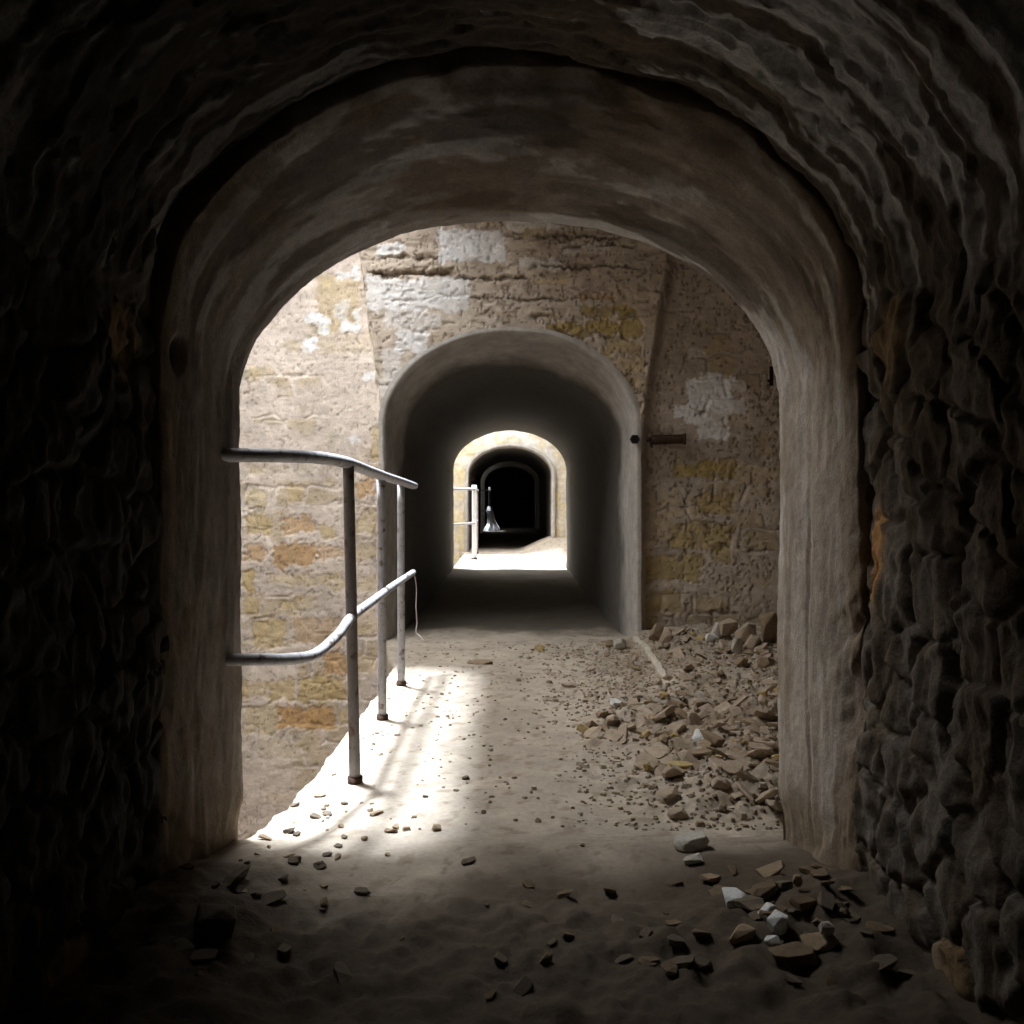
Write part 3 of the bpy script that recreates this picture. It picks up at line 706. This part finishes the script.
E = M_ST_EARTH
T, B, G, W, D, YL = M_ST_TAN, M_ST_BROWN, M_ST_GREY, M_ST_WHITE, M_ST_DARK, M_ST_YELLOW
big = [
    ('rubble_stone', 684, 617, 23, 16, G, 'pale flat stone tipped on top of heap by the passage corner', (.5, .35, .3), None, .07),
    ('rubble_stone', 703, 631, 23, 15, T, 'tan block second from left in row against the back wall', (.1, .1, .2), None, .0),
    ('rubble_stone', 718, 633, 13, 19, G, 'narrow upright grey block in row against the back wall', (.1, .3, .5), None, .0),
    ('rubble_stone', 728, 629, 20, 15, T, 'squarish tan block in middle of row against the back wall', (.2, -.2, .3), None, .03),
    ('rubble_stone', 711, 639, 14, 10, W, 'little whitish wedge in front of row against the back wall', (.3, .2, .4), None, .0),
    ('rubble_stone', 747, 634, 19, 25, T, 'leaning pointed tan block towards right end of back wall row', (.2, .6, .3), None, .02),
    ('rubble_stone', 768, 631, 29, 34, B, 'large brown boulder half behind the right jamb at back wall', (.2, -.3, .4), None, .0),
    ('rubble_stone', 737, 648, 13, 20, G, 'upright pale block standing in front of the leaning pointed block', (.0, .2, .2), None, .0),
    ('rubble_stone', 752, 645, 20, 18, T, 'tan block low between upright pale block and the right jamb', (.3, .1, .9), None, .0),
    ('rubble_stone', 667, 638, 14, 18, T, 'tan stone leaning at the passage corner left of back wall row', (.2, .4, .1), None, .0),
    ('rubble_stone', 656, 634, 12, 20, B, 'brown shard leaning on the wall right beside passage corner', (.1, .5, .2), None, .0),
    ('rubble_stone', 619, 645, 13, 12, G, 'lone grey stone at the foot of the passage right jamb', (.2, .4, .2), None, .0),
    ('rubble_stone', 741, 663, 14, 12, B, 'dark brown block left one of two before the right jamb', (.1, .1, .5), None, .0),
    ('rubble_stone', 767, 663, 19, 14, B, 'dark brown block right one touching the near right jamb', (.1, .2, .1), None, .0),
    ('rubble_stone', 617, 704, 14, 8, W, 'small pale stone alone on the path left of the kerb end', (.1, .1, .3), None, .0),
    ('rubble_stone', 703, 739, 22, 15, W, 'whitish crumbled stone in the middle of the rubble slope', (.2, .35, .5), None, .0),
    ('rubble_stone', 764, 745, 19, 17, B, 'dark brown cube of stone against right jamb halfway down slope', (.1, .1, .3), None, .0),
    ('rubble_stone', 680, 769, 25, 12, YL, 'flat yellowish slab among chips on the rubble slope', (.1, -.05, .2), None, .0),
    ('rubble_stone', 721, 784, 19, 10, T, 'rounded tan cobble in centre of the chip heap', (.1, .1, .1), None, .015),
    ('rubble_stone', 668, 795, 22, 8, T, 'long tan splinter lying slantwise over left side of chip heap', (.1, -.3, .3), None, .01),
    ('rubble_stone', 677, 814, 19, 9, T, 'tan slab in lower part of chip heap above the large grey slab', (.1, -.1, .2), None, .0),
    ('rubble_stone', 691, 842, 36, 20, G, 'large smooth grey slab lying in front of the chip heap', (.08, -.16, .25), .055, .0),
    ('rubble_stone', 693, 860, 20, 9, G, 'small grey piece just below the large grey slab', (.1, -.1, .1), None, .0),
    ('rubble_stone', 711, 879, 21, 8, B, 'flat tan flake between large grey slab and the white lumps', (.05, .05, .2), None, .0),
    ('rubble_stone', 735, 899, 29, 17, W, 'white plaster lump left of the broken white pair', (.1, .25, .2), None, .0),
    ('rubble_stone', 767, 912, 18, 17, W, 'grey-white plaster lump behind the brightest white lump', (.2, .3, .8), None, .0),
    ('rubble_stone', 779, 921, 24, 27, W, 'brightest white plaster lump near the right jamb foot', (.35, -.55, .5), None, .0),
    ('rubble_stone', 772, 942, 16, 11, W, 'small white plaster lump below the brightest white lump', (.1, .1, .1), None, .0),
    ('rubble_stone', 773, 875, 30, 12, B, 'long tan stone leaning behind the white lumps by jamb', (.1, -.3, .25), None, .0),
    ('rubble_stone', 763, 892, 30, 12, E, 'long brown stone between white lumps and long tan stone', (.1, -.35, .2), None, .0),
    ('rubble_stone', 797, 886, 10, 12, B, 'small rounded tan pebble at the right jamb foot', (.1, .1, .1), None, .0),
    ('rubble_stone', 740, 934, 30, 13, B, 'tan stone with pale left edge below the white plaster lump', (.1, -.2, .2), None, .0),
    ('rubble_stone', 803, 903, 26, 10, E, 'brown slab lying along the right jamb foot', (.1, .05, .6), None, .0),
    ('rubble_stone', 820, 943, 36, 12, B, 'broad tan slab at the bottom right beside the rough wall', (.05, -.12, .1), None, .0),
    ('rubble_stone', 826, 930, 15, 13, G, 'pale small stone standing over broad slab at the rough wall', (.2, .3, .3), None, .03),
    ('rubble_stone', 793, 954, 46, 14, E, 'wide brown slab lowest in the right foreground debris', (.05, .05, .1), None, .0),
    ('rubble_stone', 700, 966, 30, 13, D, 'dark angular stone in the middle of the shadowed foreground', (.1, .2, .2), None, .0),
    ('rubble_stone', 676, 942, 20, 10, D, 'dark stone on path left of tan stone with pale edge', (.1, .2, .2), None, .0),
    ('rubble_stone', 215, 925, 40, 34, D, 'dark boulder at the foot of the left jamb', (.2, .2, .4), None, .0),
    ('rubble_stone', 437, 828, 10, 7, B, 'lone brown stone on path right of the sunlit patch', (.1, .1, .1), None, .0),
    ('rubble_stone', 362, 892, 17, 6, D, 'flat dark chip on the path in front of rail shadow', (.0, .0, .1), None, .0),
    ('rubble_stone', 295, 859, 13, 7, D, 'dark clod near the left jamb foot beside sunlit patch', (.0, .1, .1), None, .0),
    ('rubble_stone', 318, 865, 9, 6, D, 'second dark clod right of the clod by left jamb', (.0, .1, .6), None, .0),
    ('rubble_stone', 320, 795, 12, 4, B, 'thin flat chip lying in the white sunlit patch', (.0, .0, .1), None, .0),
    ('rubble_stone', 480, 662, 26, 4, B, 'low flat clod on path before the dark passage mouth', (.0, .0, .0), None, .0),
    ('rubble_stone', 466, 778, 9, 4, D, 'tiny dark chip on path right of the rail shadow', (.0, .0, .3), None, .0),
]
for k, (nm, px, py, w_, h_, m_, lab, tl, th_, lf) in enumerate(big):
    put_stone(nm, px, py, w_, h_, m_, lab, 400 + k * 3, tl, th_, lf, *((.35, 'stone', 90) if (w_, h_) == (36, 20) else ()))

# ---- small repeats: each chip its own object, sharing a handful of meshes
rnd = random.Random(77)
def proto_set(spec):
    return [stone_mesh('rubble_chip', sx, sy, sz, 900 + i, m) for i, (sx, sy, sz, m) in enumerate(spec)]
P_HEAP = proto_set([(.045, .025, .012, T), (.035, .022, .014, B), (.060, .02, .010, T), (.03, .026, .016, T), (.045, .03, .011, T), (.04, .018, .013, B), (.026, .02, .012, YL), (.065, .02, .009, B), (.035, .03, .010, T), (.05, .016, .012, T)])
def scatter(n, area, weight, protos, label, group, smin, smax, tilt, lift=0.0, name='rubble_chip'):
    x0, x1, y0, y1 = area
    k = 0; tries = 0
    while k < n and tries < 60000:
        tries += 1
        x, y = rnd.uniform(x0, x1), rnd.uniform(y0, y1)
        if rnd.random() > weight(x, y): continue
        s = rnd.uniform(smin, smax) * (1 if rnd.random() < .8 else 1.35)
        me = rnd.choice(protos)
        o = link(bpy.data.objects.new(name, me))
        o.rotation_euler = (rnd.uniform(-tilt, tilt), rnd.uniform(-tilt, tilt), rnd.uniform(0, 6.28))
        o.scale = (s, s, s)
        R3 = o.rotation_euler.to_matrix()
        zs_ = [(R3 @ v.co).z * s for v in me.vertices]
        o.location = (x, y, float(floor_h(x, y)) - min(zs_) - .25 * (max(zs_) - min(zs_)) + lift)
        tag(o, label, 'stone chip', group)
        k += 1

def w_heap(x, y):
    e = .15 * math.sin(y * 5) + .1 * math.sin(y * 11 + 1)
    a = float(ss(.30, .72, x + e)) * (1.0 if y < 4.7 else .22)
    if abs(x) > (y * 275 / F): a *= .05        # hidden behind the near jamb
    return a
scatter(215, (.2, 1.7, 3.05, 6.6), w_heap, P_HEAP, 'small angular tan chip in the rubble heap along the right side', 'chips in the right rubble heap', .65, 1.3, .6, .004)
P_DARK = proto_set([(.022, .016, .008, D), (.016, .014, .009, D), (.028, .014, .007, B), (.014, .012, .008, B)])
def w_left(x, y):
    return float(np.exp(-((x + .62) / .22) ** 2)) * .9 + .10
scatter(45, (-.78, .25, 2.35, 3.3), w_left, P_DARK, 'tiny dark crumb scattered on the path near the left jamb', 'crumbs on the path by the left jamb', .35, .95, .3, name='earth_crumb')
def w_path(x, y): return .5
scatter(40, (-.35, .5, 3.3, 6.3), w_path, P_DARK + P_HEAP[6:7], 'tiny crumb lying on the bare path between railing and rubble', 'crumbs along the middle of the path', .2, .45, .3, name='earth_crumb')
E = M_ST_EARTH
P_FG = proto_set([(.04, .03, .012, E), (.03, .022, .014, D), (.05, .025, .012, E), (.026, .022, .014, E), (.055, .03, .013, D)])
def w_fg(x, y):
    return (.12 + .85 * float(ss(.25, .8, abs(x + .05)))) * (.4 if x < 0 else 1) * (1 if y < 2.42 or x > 0 else .1)
scatter(80, (-.88, .88, 1.95, 2.55), w_fg, P_FG, 'small brown stone in the shadowed foreground debris', 'stones in the dark foreground debris', .3, .8, .35)

# grit nobody could count: one object of grains
rng = np.random.default_rng(3)
n = 15000
gx = rng.uniform(-.7, 1.9, n); gy = rng.uniform(2.95, 6.7, n)
gw = ss(.1, .8, gx + .2 * fbm(gx * 4, gy * 4, 1, 3, 240)) * .9 + .06
keep = (rng.random(n) < gw) & ~((gy < 2.95) & (np.abs(gx) > .8)); gx, gy = gx[keep], gy[keep]
gs = rng.uniform(.0025, .0085, len(gx)) * (1 + .8 * (rng.random(len(gx)) > .9))
base = np.array([(-1, -1, -.6), (1, -1, -.6), (1, 1, -.6), (-1, 1, -.6), (-.7, -.6, .6), (.6, -.7, .6), (.7, .6, .6), (-.6, .7, .6)])
an = rng.uniform(0, 6.28, len(gx))
ca, sa = np.cos(an), np.sin(an)
asp = rng.uniform(.5, 1.6, len(gx))
bx = base[None, :, 0] * asp[:, None]; by = np.repeat(base[None, :, 1], len(gx), 0); bz = np.repeat(base[None, :, 2], len(gx), 0)
V = np.stack([gx[:, None] + gs[:, None] * (bx * ca[:, None] - by * sa[:, None]), gy[:, None] + gs[:, None] * (bx * sa[:, None] + by * ca[:, None]),
              floor_h(gx, gy)[:, None] + gs[:, None] * (bz + .35)], -1)
q = np.array([(3, 2, 1, 0), (4, 5, 6, 7), (0, 1, 5, 4), (1, 2, 6, 5), (2, 3, 7, 6), (3, 0, 4, 7)])
Q = (np.arange(len(gx)) * 8)[:, None, None] + q[None]
gc = np.array([(.36, .29, .22), (.28, .21, .14), (.40, .34, .27), (.22, .165, .11)])[rng.integers(0, 4, len(gx))]
gr = mesh_np('gravel', V, Q, M_FLOOR, np.repeat(gc[:, None, :], 8, 1), smooth=False)
tag(gr, 'fine loose grit strewn over the path and rubble slope', 'gravel', kind='stuff')

# ------------------------------------------------------------------ light
world = bpy.data.worlds.new('sky'); scene.world = world; world.use_nodes = True
bg = world.node_tree.nodes.get('Background') or world.node_tree.nodes.new('ShaderNodeBackground')
bg.inputs[0].default_value = (.93, .97, 1.0, 1); bg.inputs[1].default_value = 20.0
sun = bpy.data.lights.new('sun', 'SUN'); sun.energy = 23.0; sun.angle = math.radians(5.5); sun.color = (.80, .89, 1.0)
so = link(bpy.data.objects.new('sun', sun))
so.rotation_euler = Vector((.165, -.15, -1)).to_track_quat('-Z', 'Y').to_euler()
so.location = (-2, 5, 8)
for (x0, x1, y0, y1) in OPEN:
    pl = bpy.data.lights.new('sky_portal', 'AREA'); pl.shape = 'RECTANGLE'; pl.size = x1 - x0; pl.size_y = y1 - y0
    pl.cycles.is_portal = True
    po = link(bpy.data.objects.new('sky_portal', pl)); po.location = ((x0 + x1) / 2, (y0 + y1) / 2, ZT - .01)

# ------------------------------------------------------------------ camera and view
cam = bpy.data.cameras.new('camera'); co = link(bpy.data.objects.new('camera', cam))
co.location = (0, 0, EYE); co.rotation_euler = (math.pi / 2, 0, 0)
cam.sensor_width = 36; cam.lens = 36 * F / 1024
cam.shift_x = (512 - VX) / 1024; cam.shift_y = -(512 - VY) / 1024
cam.clip_start = .02; cam.clip_end = 200
scene.camera = co
vs = scene.view_settings
vs.view_transform = 'Standard'; vs.look = 'None'; vs.gamma = 1; vs.use_curve_mapping = False
vs.exposure = -0.15
scene.cycles.diffuse_bounces = 3
scene.cycles.max_bounces = 10
